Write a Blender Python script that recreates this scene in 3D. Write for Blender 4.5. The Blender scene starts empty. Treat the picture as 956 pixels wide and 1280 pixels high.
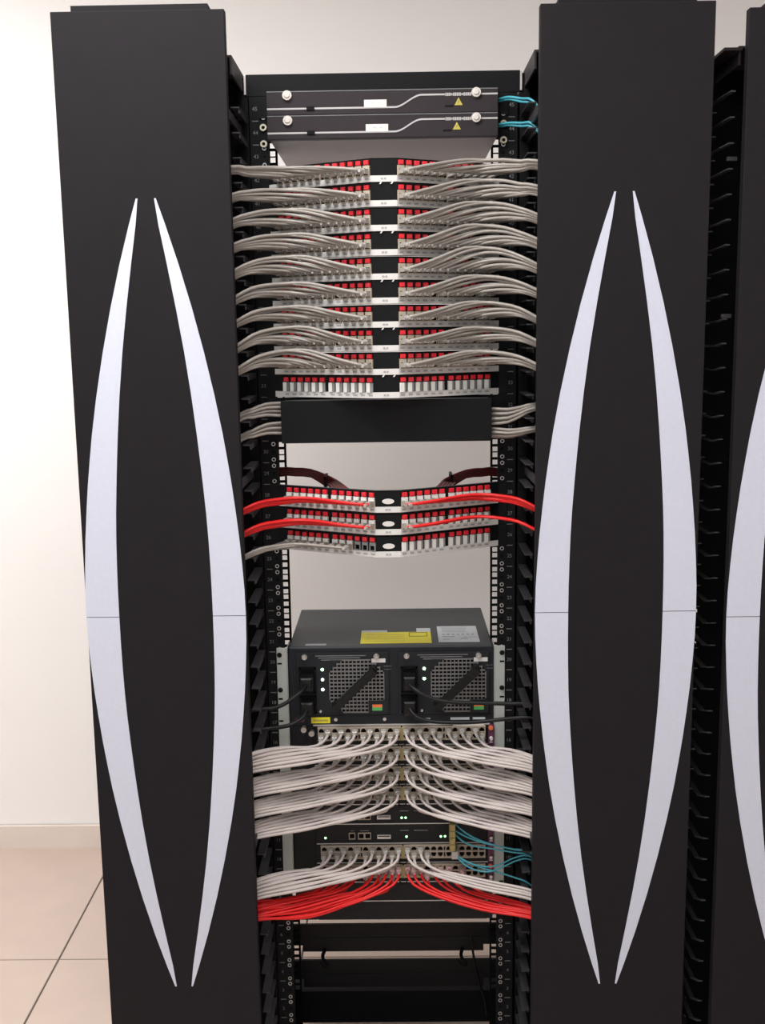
import bpy, math, random
from mathutils import Vector, Matrix

random.seed(7)
scene = bpy.context.scene
COL = scene.collection

# ------------------------------------------------------------------ camera
cam_d = bpy.data.cameras.new('camera')
cam = bpy.data.objects.new('camera', cam_d); COL.objects.link(cam); scene.camera = cam
CAM = Vector((0.01356, -2.1801, 1.6351)); YAW, PITCH, ROLL = -0.0120, 0.1642, -0.0147
fw = Vector((math.sin(YAW) * math.cos(PITCH), math.cos(YAW) * math.cos(PITCH), -math.sin(PITCH)))
rt = Vector((math.cos(YAW), -math.sin(YAW), 0)); up = rt.cross(fw)
r2 = math.cos(ROLL) * rt + math.sin(ROLL) * up; u2 = -math.sin(ROLL) * rt + math.cos(ROLL) * up
M4 = Matrix((r2, u2, -fw)).transposed().to_4x4(); M4.translation = CAM
cam.matrix_world = M4
cam_d.sensor_fit = 'VERTICAL'; cam_d.sensor_height = 36.0; cam_d.lens = 36.0 * 1344.46 / 1280
cam_d.clip_start = 0.02; cam_d.clip_end = 60

# ------------------------------------------------------------------ world, lights, exposure
W = bpy.data.worlds.new('world'); scene.world = W; W.use_nodes = True
bg = W.node_tree.nodes['Background']; bg.inputs[0].default_value = (1.0, 0.97, 0.96, 1); bg.inputs[1].default_value = 0.05
def area(name, loc, sx, sy, power, col=(1, 0.95, 0.91), rot=(0, 0, 0)):
    d = bpy.data.lights.new(name, 'AREA'); d.shape = 'RECTANGLE'; d.size = sx; d.size_y = sy
    d.energy = power; d.color = col
    o = bpy.data.objects.new(name, d); COL.objects.link(o); o.location = loc; o.rotation_euler = rot
    return o
area('ceiling_lamp_aisle_left', (-0.60, -0.90, 2.88), 1.2, 0.6, 90, (1.0, 0.975, 0.965))
area('ceiling_lamp_aisle_right', (1.5, -1.25, 2.88), 1.2, 0.6, 36, (1, 0.94, 0.95))
area('left_wall_fill', (-1.90, 0.10, 2.88), 1.2, 0.6, 62, (1, 0.955, 0.93))  # unseen fill light added to brighten the left of the back wall
area('ceiling_lamp_entrance', (-0.6, -2.9, 2.88), 1.2, 0.6, 62, (0.93, 0.98, 1.0))
vs = scene.view_settings
vs.view_transform = 'Standard'; vs.look = 'None'; vs.gamma = 1.0; vs.use_curve_mapping = False
vs.exposure = -0.84

# ------------------------------------------------------------------ materials
MATS = {}
def mat(name, col, rough=0.5, metal=0.0, spec=0.5, emit=None, estr=0.0, noise=0.0, nscale=60.0, bump=0.0, bscale=300.0, trans=0.0, alpha=1.0, coat=0.0):
    m = bpy.data.materials.new(name); m.use_nodes = True; nt = m.node_tree
    b = nt.nodes['Principled BSDF']
    b.inputs['Base Color'].default_value = (*col, 1); b.inputs['Roughness'].default_value = rough
    b.inputs['Metallic'].default_value = metal; b.inputs['Specular IOR Level'].default_value = spec
    b.inputs['Transmission Weight'].default_value = trans; b.inputs['Coat Weight'].default_value = coat
    if emit: b.inputs['Emission Color'].default_value = (*emit, 1); b.inputs['Emission Strength'].default_value = estr
    tc = None
    if noise or bump:
        tc = nt.nodes.new('ShaderNodeTexCoord')
    if noise:
        n = nt.nodes.new('ShaderNodeTexNoise'); n.inputs['Scale'].default_value = nscale; n.inputs['Detail'].default_value = 4
        nt.links.new(tc.outputs['Object'], n.inputs['Vector'])
        rp = nt.nodes.new('ShaderNodeValToRGB')
        rp.color_ramp.elements[0].position = 0.3; rp.color_ramp.elements[1].position = 0.7
        rp.color_ramp.elements[0].color = (*[c * (1 - noise) for c in col], 1)
        rp.color_ramp.elements[1].color = (*[min(1, c * (1 + noise)) for c in col], 1)
        nt.links.new(n.outputs['Fac'], rp.inputs['Fac']); nt.links.new(rp.outputs['Color'], b.inputs['Base Color'])
    if bump:
        n2 = nt.nodes.new('ShaderNodeTexNoise'); n2.inputs['Scale'].default_value = bscale
        nt.links.new(tc.outputs['Object'], n2.inputs['Vector'])
        bp = nt.nodes.new('ShaderNodeBump'); bp.inputs['Strength'].default_value = bump; bp.inputs['Distance'].default_value = 0.001
        nt.links.new(n2.outputs['Fac'], bp.inputs['Height']); nt.links.new(bp.outputs['Normal'], b.inputs['Normal'])
    MATS[name] = m
    return m
mat('wall_paint', (0.88, 0.87, 0.86), 0.85, noise=0.012, nscale=2.0, bump=0.08, bscale=180)
mat('ceiling_paint', (0.82, 0.81, 0.79), 0.9, noise=0.01, nscale=3)
mat('floor_tile', (0.53, 0.43, 0.37), 0.32, noise=0.04, nscale=7.0)
mat('grout', (0.10, 0.085, 0.075), 0.9, noise=0.15, nscale=80)
mat('skirting_tile', (0.74, 0.66, 0.60), 0.4, noise=0.03, nscale=9)
mat('door_black', (0.0130, 0.0118, 0.0138), 0.62, spec=0.10, noise=0.05, nscale=40, bump=0.12, bscale=900)
mat('stripe_silver', (0.535, 0.565, 0.665), 0.45, noise=0.02, nscale=120)
mat('rack_black', (0.0075, 0.0078, 0.0090), 0.5, spec=0.08, noise=0.06, nscale=50)
mat('finger_black', (0.030, 0.029, 0.032), 0.38, spec=0.5, noise=0.08, nscale=60)
mat('panel_black', (0.0055, 0.0060, 0.0068), 0.45, spec=0.12, noise=0.05, nscale=50)
mat('drawer_black', (0.029, 0.0245, 0.0275), 0.5, spec=0.10, noise=0.05, nscale=30)
mat('drawer_grey', (0.27, 0.225, 0.23), 0.5, noise=0.03, nscale=20)
mat('matt_black', (0.004, 0.004, 0.0048), 0.6, spec=0.12, noise=0.05)
mat('hole_dark', (0.003, 0.003, 0.003), 0.9, spec=0.1, noise=0.05)
mat('mark_grey', (0.16, 0.165, 0.17), 0.7, noise=0.1)
mat('steel', (0.55, 0.54, 0.52), 0.32, metal=0.9, noise=0.05, nscale=200)
mat('hole_rim', (0.42, 0.42, 0.42), 0.35, metal=0.7, noise=0.08, nscale=200)
mat('brass_screw', (0.42, 0.39, 0.31), 0.3, metal=0.8, noise=0.05, nscale=200)
mat('line_silver', (0.40, 0.385, 0.39), 0.4, noise=0.02)
mat('knob_white', (0.55, 0.515, 0.48), 0.4, noise=0.02)
mat('label_white', (0.60, 0.585, 0.565), 0.6, noise=0.02, nscale=90)
mat('strip_white', (0.58, 0.575, 0.555), 0.55, noise=0.03, nscale=60)
mat('print_dark', (0.06, 0.06, 0.06), 0.7, noise=0.1)
mat('print_grey', (0.30, 0.31, 0.33), 0.7, noise=0.1)
mat('icon_red', (0.66, 0.018, 0.03), 0.4, noise=0.05, nscale=90)
mat('jack_beige', (0.40, 0.345, 0.27), 0.5, noise=0.12, nscale=300)
mat('jack_white', (0.70, 0.70, 0.67), 0.5, noise=0.02)
mat('jack_grey', (0.20, 0.21, 0.215), 0.5, noise=0.04)
mat('plug_clear', (0.52, 0.50, 0.46), 0.22, trans=0.35, noise=0.1, nscale=250)
mat('plug_pink', (0.62, 0.40, 0.39), 0.22, trans=0.3, noise=0.1, nscale=250)
mat('boot_grey', (0.40, 0.385, 0.36), 0.4, noise=0.05, nscale=200)
mat('cable_grey', (0.265, 0.245, 0.222), 0.35, spec=0.5, noise=0.04, nscale=80)
mat('cable_pale', (0.46, 0.41, 0.39), 0.34, spec=0.55, noise=0.04, nscale=80)
mat('cable_red', (0.60, 0.009, 0.010), 0.38, spec=0.35, noise=0.05, nscale=80)
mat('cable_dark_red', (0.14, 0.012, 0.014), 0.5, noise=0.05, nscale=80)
mat('cable_aqua', (0.040, 0.28, 0.35), 0.35, noise=0.05, nscale=80)
mat('cable_black', (0.004, 0.0045, 0.005), 0.45, spec=0.25, noise=0.05)
mat('chassis_grey', (0.034, 0.039, 0.043), 0.5, spec=0.4, noise=0.03, nscale=30)
mat('chassis_front', (0.0125, 0.0145, 0.0180), 0.5, spec=0.2, noise=0.05, nscale=50)
mat('card_black', (0.008, 0.0083, 0.0100), 0.45, spec=0.2, noise=0.05, nscale=50)
mat('edge_silver', (0.50, 0.49, 0.48), 0.4, metal=0.5, noise=0.04)
mat('grille_metal', (0.17, 0.17, 0.17), 0.45, metal=0.4, noise=0.1, nscale=150)
mat('ear_metal', (0.42, 0.455, 0.435), 0.45, metal=0.35, noise=0.05, nscale=30)
mat('port_beige', (0.36, 0.30, 0.235), 0.5, noise=0.1, nscale=200)
mat('label_yellow', (0.74, 0.66, 0.02), 0.5, noise=0.04, nscale=100)
mat('label_grey', (0.50, 0.54, 0.57), 0.5, noise=0.03, nscale=100)
mat('label_orange', (0.75, 0.16, 0.04), 0.5, noise=0.03)
mat('label_green', (0.07, 0.36, 0.09), 0.5, noise=0.03)
mat('label_maroon', (0.16, 0.02, 0.05), 0.5, noise=0.03)
mat('lever_purple', (0.10, 0.018, 0.062), 0.4, noise=0.06)
mat('fibre_yellow', (0.30, 0.235, 0.085), 0.45, noise=0.2, nscale=150)
mat('led_white', (0.7, 1, 0.8), 0.4, emit=(0.62, 1.0, 0.68), estr=9.0, noise=0.02)
mat('led_green', (0.2, 0.9, 0.3), 0.4, emit=(0.40, 1.0, 0.45), estr=5.0, noise=0.02)
mat('triangle_yellow', (0.42, 0.36, 0.06), 0.5, noise=0.03)
mat('bar_grey', (0.010, 0.0095, 0.010), 0.5, spec=0.2, noise=0.05)

# ------------------------------------------------------------------ helpers
def wloc(o):
    v = Vector((0, 0, 0))
    while o is not None:
        v += o.location; o = o.parent
    return v
def empty(name, loc):
    o = bpy.data.objects.new(name, None); COL.objects.link(o); o.location = loc; o.empty_display_size = 0.05
    return o
def tag(o, label=None, cat=None, group=None, kind=None):
    if label: o['label'] = label
    if cat: o['category'] = cat
    if group: o['group'] = group
    if kind: o['kind'] = kind
    return o
class MB:
    """collects faces in world coordinates; build() links them as one mesh object"""
    def __init__(s): s.v = []; s.f = []; s.m = []; s.sm = []
    def add(s, vs, fs, mi=0, smooth=False):
        n = len(s.v); s.v += [tuple(x) for x in vs]
        for f in fs: s.f.append(tuple(n + i for i in f)); s.m.append(mi); s.sm.append(smooth)
        return s
    def box(s, x0, x1, y0, y1, z0, z1, mi=0):
        x0, x1 = sorted((x0, x1)); y0, y1 = sorted((y0, y1)); z0, z1 = sorted((z0, z1))
        return s.add([(x0,y0,z0),(x1,y0,z0),(x1,y1,z0),(x0,y1,z0),(x0,y0,z1),(x1,y0,z1),(x1,y1,z1),(x0,y1,z1)],
                     [(0,3,2,1),(4,5,6,7),(0,1,5,4),(1,2,6,5),(2,3,7,6),(3,0,4,7)], mi)
    def cbox(s, x0, x1, y0, y1, z0, z1, c, mi=0):
        """box whose front (-y) face is chamfered by c"""
        a = [(x0,y1),(x1,y1)]
        vs = [(x0,y1,z0),(x1,y1,z0),(x1,y1,z1),(x0,y1,z1),
              (x0,y0+c,z0),(x1,y0+c,z0),(x1,y0+c,z1),(x0,y0+c,z1),
              (x0+c,y0,z0+c),(x1-c,y0,z0+c),(x1-c,y0,z1-c),(x0+c,y0,z1-c)]
        fs = [(0,3,2,1),(0,1,5,4),(1,2,6,5),(2,3,7,6),(3,0,4,7),(4,5,9,8),(5,6,10,9),(6,7,11,10),(7,4,8,11),(8,9,10,11)]
        return s.add(vs, fs, mi)
    def prism_xz(s, poly, y0, y1, mi=0):
        """polygon in x,z extruded along y (y0 front)"""
        n = len(poly)
        ar = sum(poly[i][0] * poly[(i+1) % n][1] - poly[(i+1) % n][0] * poly[i][1] for i in range(n))
        if ar < 0: poly = poly[::-1]
        vs = [(x, y0, z) for x, z in poly] + [(x, y1, z) for x, z in poly]
        fs = [tuple(range(n)), tuple(range(2*n-1, n-1, -1))] + [(i, i+n, (i+1) % n + n, (i+1) % n) for i in range(n)]
        return s.add(vs, fs, mi)
    def strip_xz(s, left, right, y0, y1, mi=0):
        """ribbon solid between two z-matched edge lists [(x,z)]"""
        n = len(left); vs = []
        for (a, b) in zip(left, right):
            vs += [(a[0], y0, a[1]), (b[0], y0, b[1]), (a[0], y1, a[1]), (b[0], y1, b[1])]
        fs = []
        for i in range(n - 1):
            p, q = 4*i, 4*(i+1)
            fs += [(p, p+1, q+1, q), (p+2, q+2, q+3, p+3), (p, q, q+2, p+2), (p+1, p+3, q+3, q+1)]
        e = 4*(n-1); fs += [(0, 2, 3, 1), (e, e+1, e+3, e+2)]
        return s.add(vs, fs, mi)
    def wallstrip(s, pts, th, z0, z1, mi=0):
        """top-view polyline [(x,y)] as a bent sheet of thickness th (towards +y), from z0 to z1"""
        n = len(pts); vs = []
        for (x, y) in pts: vs += [(x, y, z0), (x, y, z1), (x, y + th, z0), (x, y + th, z1)]
        fs = []
        for i in range(n - 1):
            p, q = 4*i, 4*(i+1)
            fs += [(p, q, q+1, p+1), (p+2, p+3, q+3, q+2), (p+1, q+1, q+3, p+3), (p, p+2, q+2, q)]
        e = 4*(n-1); fs += [(0, 1, 3, 2), (e, e+2, e+3, e+1)]
        return s.add(vs, fs, mi)
    def cyl(s, c, axis, r0, r1, length, n=12, mi=0, cap=True, smooth=True):
        c = Vector(c); a = Vector(axis).normalized()
        b = a.orthogonal().normalized(); d = a.cross(b)
        vs = []
        for k, (t, r) in enumerate(((0, r0), (length, r1))):
            for i in range(n):
                th = 2 * math.pi * i / n
                vs.append(c + a * t + b * (r * math.cos(th)) + d * (r * math.sin(th)))
        s.add(vs, [(i, (i+1) % n, (i+1) % n + n, i + n) for i in range(n)], mi, smooth)
        if cap: s.add(vs, [tuple(range(n-1, -1, -1)), tuple(range(n, 2*n))], mi)
        return s
    def ring(s, c, r0, r1, y0, y1, n=10, mi=0):
        """ring facing -y"""
        x, z = c; vs = []
        for (r, y) in ((r0, y1), (r0, y0), (r1, y0), (r1, y1)):
            for i in range(n):
                th = 2 * math.pi * i / n; vs.append((x + r * math.cos(th), y, z + r * math.sin(th)))
        fs = []
        for k in range(3):
            for i in range(n):
                j = (i+1) % n; fs.append((k*n+i, (k+1)*n+i, (k+1)*n+j, k*n+j))
        return s.add(vs, fs, mi)
    def tube(s, pts, r, sides=8, mi=0, cap=True):
        pts = [Vector(p) for p in pts]; n = len(pts); vs = []
        t0 = (pts[1] - pts[0]).normalized(); nrm = t0.orthogonal().normalized()
        for i in range(n):
            t = (pts[min(i+1, n-1)] - pts[max(i-1, 0)]).normalized()
            nrm = (nrm - t * nrm.dot(t)).normalized(); b = t.cross(nrm)
            for k in range(sides):
                th = 2 * math.pi * k / sides; vs.append(pts[i] + nrm * (r * math.cos(th)) + b * (r * math.sin(th)))
        fs = []
        for i in range(n - 1):
            for k in range(sides):
                j = (k+1) % sides; fs.append((i*sides+k, i*sides+j, (i+1)*sides+j, (i+1)*sides+k))
        s.add(vs, fs, mi, True)
        if cap: s.add(vs, [tuple(range(sides-1, -1, -1)), tuple(range((n-1)*sides, n*sides))], mi)
        return s
    def mesh(s, name, mats, origin=(0, 0, 0)):
        o = Vector(origin); me = bpy.data.meshes.new(name)
        me.from_pydata([(v[0]-o.x, v[1]-o.y, v[2]-o.z) for v in s.v], [], s.f)
        for m in ([mats] if isinstance(mats, str) else mats): me.materials.append(MATS[m])
        me.polygons.foreach_set('material_index', s.m); me.polygons.foreach_set('use_smooth', s.sm)
        me.update()
        return me
    def build(s, name, mats, parent=None, origin=None):
        po = wloc(parent) if parent else Vector((0, 0, 0))
        if origin is None:
            origin = po if parent else Vector((0, 0, 0))
        me = s.mesh(name, mats, origin)
        o = bpy.data.objects.new(name, me); COL.objects.link(o)
        if parent: o.parent = parent
        o.location = Vector(origin) - po
        return o
def inst(name, me, parent, loc, rz=0.0):
    """an object that shares mesh data; loc is relative to the parent"""
    o = bpy.data.objects.new(name, me); COL.objects.link(o); o.parent = parent
    o.location = loc; o.rotation_euler = (0, 0, rz)
    return o
def bevel(o, w=0.002, seg=2):
    m = o.modifiers.new('bevel', 'BEVEL'); m.width = w; m.segments = seg; m.limit_method = 'ANGLE'
    return o
def spline(pts, n=26):
    """Catmull-Rom through control points, about n samples"""
    P = [Vector(p) for p in pts]; P = [P[0]*2 - P[1]] + P + [P[-1]*2 - P[-2]]
    segs = len(P) - 3
    L = [(P[i+2] - P[i+1]).length for i in range(segs)]; tot = sum(L); out = []
    for i in range(segs):
        a, b, c, d = P[i:i+4]; k = max(2, int(round(n * L[i] / tot)))
        for j in range(k):
            t = j / k
            out.append(0.5 * ((2*b) + (c-a)*t + (2*a-5*b+4*c-d)*t*t + (3*b-a-3*c+d)*t**3))
    out.append(P[-2])
    return out
U = 0.04445
def Zu(k): return 2.090 - k * U

# ------------------------------------------------------------------ the setting
WALL_Y = 1.10
def struct(name, mb, m, parent=None):
    o = mb.build(name, m, parent)
    if parent is None: o['kind'] = 'structure'
    return o
floor = struct('floor', MB().box(-3.0, 3.2, -4.2, WALL_Y + 0.1, -0.06, -0.0035), 'grout')
tile_me = MB().cbox(-0.2985, 0.2985, -0.2985, 0.2985, 0, 0.0, 0.0) if False else None
T = 0.65; G = 0.0022
tm = MB(); h = T / 2 - G; c = 0.0015
tm.add([(-h,-h,-0.006),(h,-h,-0.006),(h,h,-0.006),(-h,h,-0.006),(-h,-h,-c),(h,-h,-c),(h,h,-c),(-h,h,-c),(-h+c,-h+c,0),(h-c,-h+c,0),(h-c,h-c,0),(-h+c,h-c,0)],
       [(0,3,2,1),(0,1,5,4),(1,2,6,5),(2,3,7,6),(3,0,4,7),(4,5,9,8),(5,6,10,9),(6,7,11,10),(7,4,8,11),(8,9,10,11)])
tile_me = tm.mesh('tile', 'floor_tile')
for ix in range(-4, 7):
    for iy in range(-7, 1):
        x = -0.900 + (ix + 0.5) * T - T; y = 0.45 + (iy + 0.5) * T
        if -3.0 < x < 3.2 and -4.2 < y < WALL_Y: inst('tile', tile_me, floor, (x, y, 0))
struct('wall_back', MB().box(-3.0, 3.2, WALL_Y, WALL_Y + 0.1, 0, 2.9), 'wall_paint')
struct('wall_left', MB().box(-3.1, -3.0, -4.2, WALL_Y + 0.1, 0, 2.9), 'wall_paint')
struct('wall_right', MB().box(3.2, 3.3, -4.2, WALL_Y + 0.1, 0, 2.9), 'wall_paint')
struct('wall_front', MB().box(-3.0, 3.2, -4.3, -4.2, 0, 2.9), 'wall_paint')
struct('ceiling', MB().box(-3.1, 3.3, -4.3, WALL_Y + 0.1, 2.9, 3.0), 'ceiling_paint')
bb = struct('baseboard_back', MB().box(-3.0, 3.2, WALL_Y - 0.004, WALL_Y, 0.0, 0.074), 'grout')
sk = MB().box(-T/2 + 0.001, T/2 - 0.001, -0.012, 0.0, 0.0, 0.075).mesh('skirting_tile', 'skirting_tile')
for i in range(8):
    inst('skirting_tile', sk, bb, (-0.900 - 2.5 * T + T * i, WALL_Y - 0.0035, 0.0))

# ------------------------------------------------------------------ rack frame
rack = empty('equipment_rack', (0, 0.075, 0))
tag(rack, 'open black two-post equipment rack holding the patch panels and switch', 'rack')
PD = 0.145                                  # post depth
numtext = {}
def text_mesh(body, size, align='CENTER'):
    cu = bpy.data.curves.new('text', 'FONT'); cu.body = body; cu.size = size; cu.align_x = align; cu.align_y = 'CENTER'; cu.resolution_u = 2
    o = bpy.data.objects.new('text', cu); COL.objects.link(o)
    bpy.context.view_layer.update()
    me = bpy.data.meshes.new_from_object(o)
    vs = [tuple(v.co) for v in me.vertices]; fs = [tuple(p.vertices) for p in me.polygons]
    bpy.data.objects.remove(o); bpy.data.curves.remove(cu); bpy.data.meshes.remove(me)
    return vs, fs
def add_text(mb, body, size, x, y, z, mi=0, align='CENTER'):
    vs, fs = text_mesh(body, size, align)
    mb.add([(x + v[0], y, z + v[1]) for v in vs], fs, mi)
for sgn in (-1, 1):
    p = MB()
    xi, xo = sgn * 0.2235, sgn * 0.2595
    p.box(xi, xo, 0.0, 0.003, 0.0, 2.092)                      # front flange
    p.box(xo, xo - sgn * 0.003, 0.003, PD, 0.0, 2.092)         # web
    post = p.build('post', 'rack_black', rack); post['label'] = 'black upright post with numbered rack units'
    q = MB()                                                    # rear flange with real square holes
    a0, a1, b0, b1 = sgn * 0.2215, sgn * 0.2262, sgn * 0.2370, sgn * 0.2565
    q.box(a0, a1, PD, PD + 0.003, 0.0, 2.092); q.box(b0, b1, PD, PD + 0.003, 0.0, 2.092)
    zs = []
    for k in range(46):
        for dz in (-0.00635, -0.0222, -0.0381): zs.append(Zu(k) + dz)
    zs = [z for z in zs if z > 0.06]
    edges = [2.092]
    for z in zs: edges += [z + 0.0052, z - 0.0052]
    edges.append(0.0)
    for i in range(0, len(edges), 2):
        if edges[i] - edges[i+1] > 0.0002: q.box(a1, b0, PD, PD + 0.003, edges[i+1], edges[i])
    rf = q.build('rear_flange', 'rack_black', post); rf['label'] = 'rear flange with a column of square holes'
    t = MB(); hl = MB(); cen = MB()
    for k in range(1, 46):
        z = Zu(k); xt = sgn * 0.2485
        t.box(xt - 0.006, xt + 0.006, -0.0006, 0.0001, z - 0.0007, z + 0.0007)
    for k in range(45):
        n = str(45 - k); xt = sgn * 0.2485
        add_text(t, n, 0.0105, xt, -0.0005, Zu(k + 0.5), 0)
        for dz in (-0.00635, -0.0381):
            hl.ring((sgn * 0.23255, Zu(k) + dz), 0.0026, 0.0043, -0.0012, 0.0004, 10)
        for dz in (-0.00635, -0.0222, -0.0381):
            cen.cyl((sgn * 0.23255, 0.0002, Zu(k) + dz), (0, -1, 0), 0.0030, 0.0030, 0.0005, 10, 0)
    tag(t.build('unit_marks', 'mark_grey', post), kind='stuff')
    tag(hl.build('hole_rims', 'hole_rim', post), kind='stuff')
    tag(cen.build('screw_holes', 'hole_dark', post), kind='stuff')
tb = MB().box(-0.2640, 0.2640, -0.001, 0.006, 2.0915, 2.131).box(-0.2640, 0.2640, 0.006, PD, 2.126, 2.131)
tb.build('top_bar', 'rack_black', rack)
for sgn in (-1, 1): MB().box(sgn * 0.2640, sgn * 0.2675, -0.004, PD, 2.094, 2.128).build('top_bar_end', 'edge_silver', rack)
MB().box(-0.2640, 0.2640, PD + 0.004, PD + 0.010, 0.017, 0.0985).box(-0.2640, 0.2640, PD + 0.010, PD + 0.09, 0.0925, 0.0985).build('base_angle', 'rack_black', rack)  # rear angle raised over a strip of floor, its black standing in for shade
MB().box(-0.2640, 0.2640, -0.010, -0.004, 0.004, 0.090).box(-0.2640, 0.2640, -0.11, -0.010, 0.0, 0.008).build('base_angle', 'rack_black', rack)

# ------------------------------------------------------------------ vertical cable managers with striped doors
HO = [(0,.1530),(.05,.1522),(.10,.1495),(.15,.1460),(.20,.1412),(.25,.1358),(.30,.1292),(.35,.1220),(.42,.1098),(.50,.0935),(.58,.0748),(.66,.0535),(.73,.0325),(.775,.0180)]
HI = [(0,.0900),(.05,.0898),(.10,.0890),(.15,.0876),(.20,.0852),(.25,.0818),(.30,.0780),(.35,.0737),(.42,.0668),(.50,.0572),(.58,.0455),(.66,.0325),(.73,.0205),(.775,.0150)]
finger_mb = MB()
finger_mb.box(-0.008, 0.008, -0.118, 0.0, -0.0012, 0.0012).box(0.0050, 0.0075, -0.112, 0.0, -0.009, -0.0012)
THIN = MB().box(-0.0045, 0.0045, -0.140, 0.0, -0.0011, 0.0011).add([(-0.0045,-0.140,-0.0011),(0.0045,-0.140,-0.0011),(0.0045,-0.140,0.0011),(-0.0045,-0.140,0.0011),(0.0060,-0.158,0.004),(0.0150,-0.158,0.004),(0.0150,-0.158,0.0062),(0.0060,-0.158,0.0062)],[(0,1,5,4),(1,2,6,5),(2,3,7,6),(3,0,4,7),(4,5,6,7)]).mesh('finger', 'finger_black')
FME = finger_mb.mesh('finger', 'finger_black')
def manager(cx, seam, sides, label, slots=()):
    r = empty('vertical_cable_manager', (cx, -0.09, 0)); tag(r, label, 'cable manager', 'cable managers with striped doors')
    Yf = -0.182
    top = seam + 1.094
    d = MB().box(cx - 0.1530, cx + 0.1530, Yf, Yf + 0.020, 0.012, top)
    door = bevel(d.build('door', 'door_black', r), 0.0015, 2); door['label'] = 'tall matt black door with curved pale stripes'
    cap = MB().box(cx - 0.1195, cx + 0.1225, Yf + 0.012, Yf + 0.045, top - 0.03, top + 0.0125)
    cap.build('door_cap', 'door_black', door)
    for sx in (-1, 1):
        for sz in (-1, 1):
            L = [(cx + sx * a, seam + sz * max(hh, 0.0007)) for hh, a in HO]; R = [(cx + sx * a, seam + sz * max(hh, 0.0007)) for hh, a in HI]
            MB().strip_xz(L, R, Yf - 0.0016, Yf + 0.001).build('stripe', 'stripe_silver', door)
    # frame behind the door: back plate, side channels, top plate, fingers
    b = MB()
    zz = 0.0
    for s0, s1 in slots: b.box(cx - 0.150, cx + 0.150, 0.02, 0.024, zz, s0); zz = s1
    b.box(cx - 0.150, cx + 0.150, 0.02, 0.024, zz, 2.130)
    b.build('back_plate', 'matt_black', r)
    t = MB().box(cx - 0.158, cx + 0.158, -0.145, 0.10, 2.1285, 2.1325)
    for s_ in (-1, 1): t.prism_xz([(cx + s_*0.158, 2.1285), (cx + s_*0.1545, 2.1285), (cx + s_*0.1545, 2.100), (cx + s_*0.158, 2.100)], -0.145, 0.02)
    t.build('top_plate', 'drawer_black', r)
    for s_ in sides:
        ch = MB().box(cx + s_ * 0.148, cx + s_ * 0.1665, 0.0005, 0.10, 0.0, 2.126)
        ch.build('side_channel', 'matt_black', r)
        for k in range(45):
            f = inst('finger', FME, r, (s_ * 0.157, 0.09 + 0.003, Zu(k + 0.93)))
            if s_ < 0: pass
        for zb in (2.02, 1.35, 0.62):
            MB().box(cx + s_ * 0.149, cx + s_ * 0.1535, Yf + 0.018, -0.002, zb, zb + 0.016).build('hinge_bracket', 'finger_black', r)
    return r
manager(-0.4280, 1.1065, (1,), 'black cable manager with striped door standing against the bright white wall')
manager(0.4310, 1.1055, (-1,), 'black cable manager with striped door directly beside the aqua cable ends')
third = manager(0.7955, 1.0930, (), 'black cable manager cut off by the edge of the picture')
for k in range(45): inst('finger', THIN, third, (0.6150 - 0.7955, 0.09 - 0.002, Zu(k + 0.95)))
MB().box(0.588, 0.640, -0.004, 0.03, 0.0, 0.985).box(0.588, 0.640, -0.004, 0.03, 0.992, 1.002).box(0.588, 0.640, -0.004, 0.03, 1.008, 1.045)\
    .box(0.588, 0.614, -0.004, 0.03, 1.045, 1.062).box(0.588, 0.640, -0.004, 0.03, 1.062, 2.126).build('side_channel', 'matt_black', third)
tk = MB()
for k in range(1, 45): tk.box(0.634, 0.642, -0.0052, -0.004, Zu(k) - 0.0012, Zu(k) + 0.0012)
tag(tk.build('unit_marks', 'mark_grey', third), kind='stuff')
MB().box(0.6100, 0.6420, -0.150, 0.10, 2.1240, 2.1290).build('top_plate', 'drawer_black', third)
for k in (0, 1): MB().box(0.622, 0.640, -0.150, -0.143, 1.935 - k * 0.28, 1.942 - k * 0.28).build('hinge_bracket', 'finger_black', third)

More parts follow.
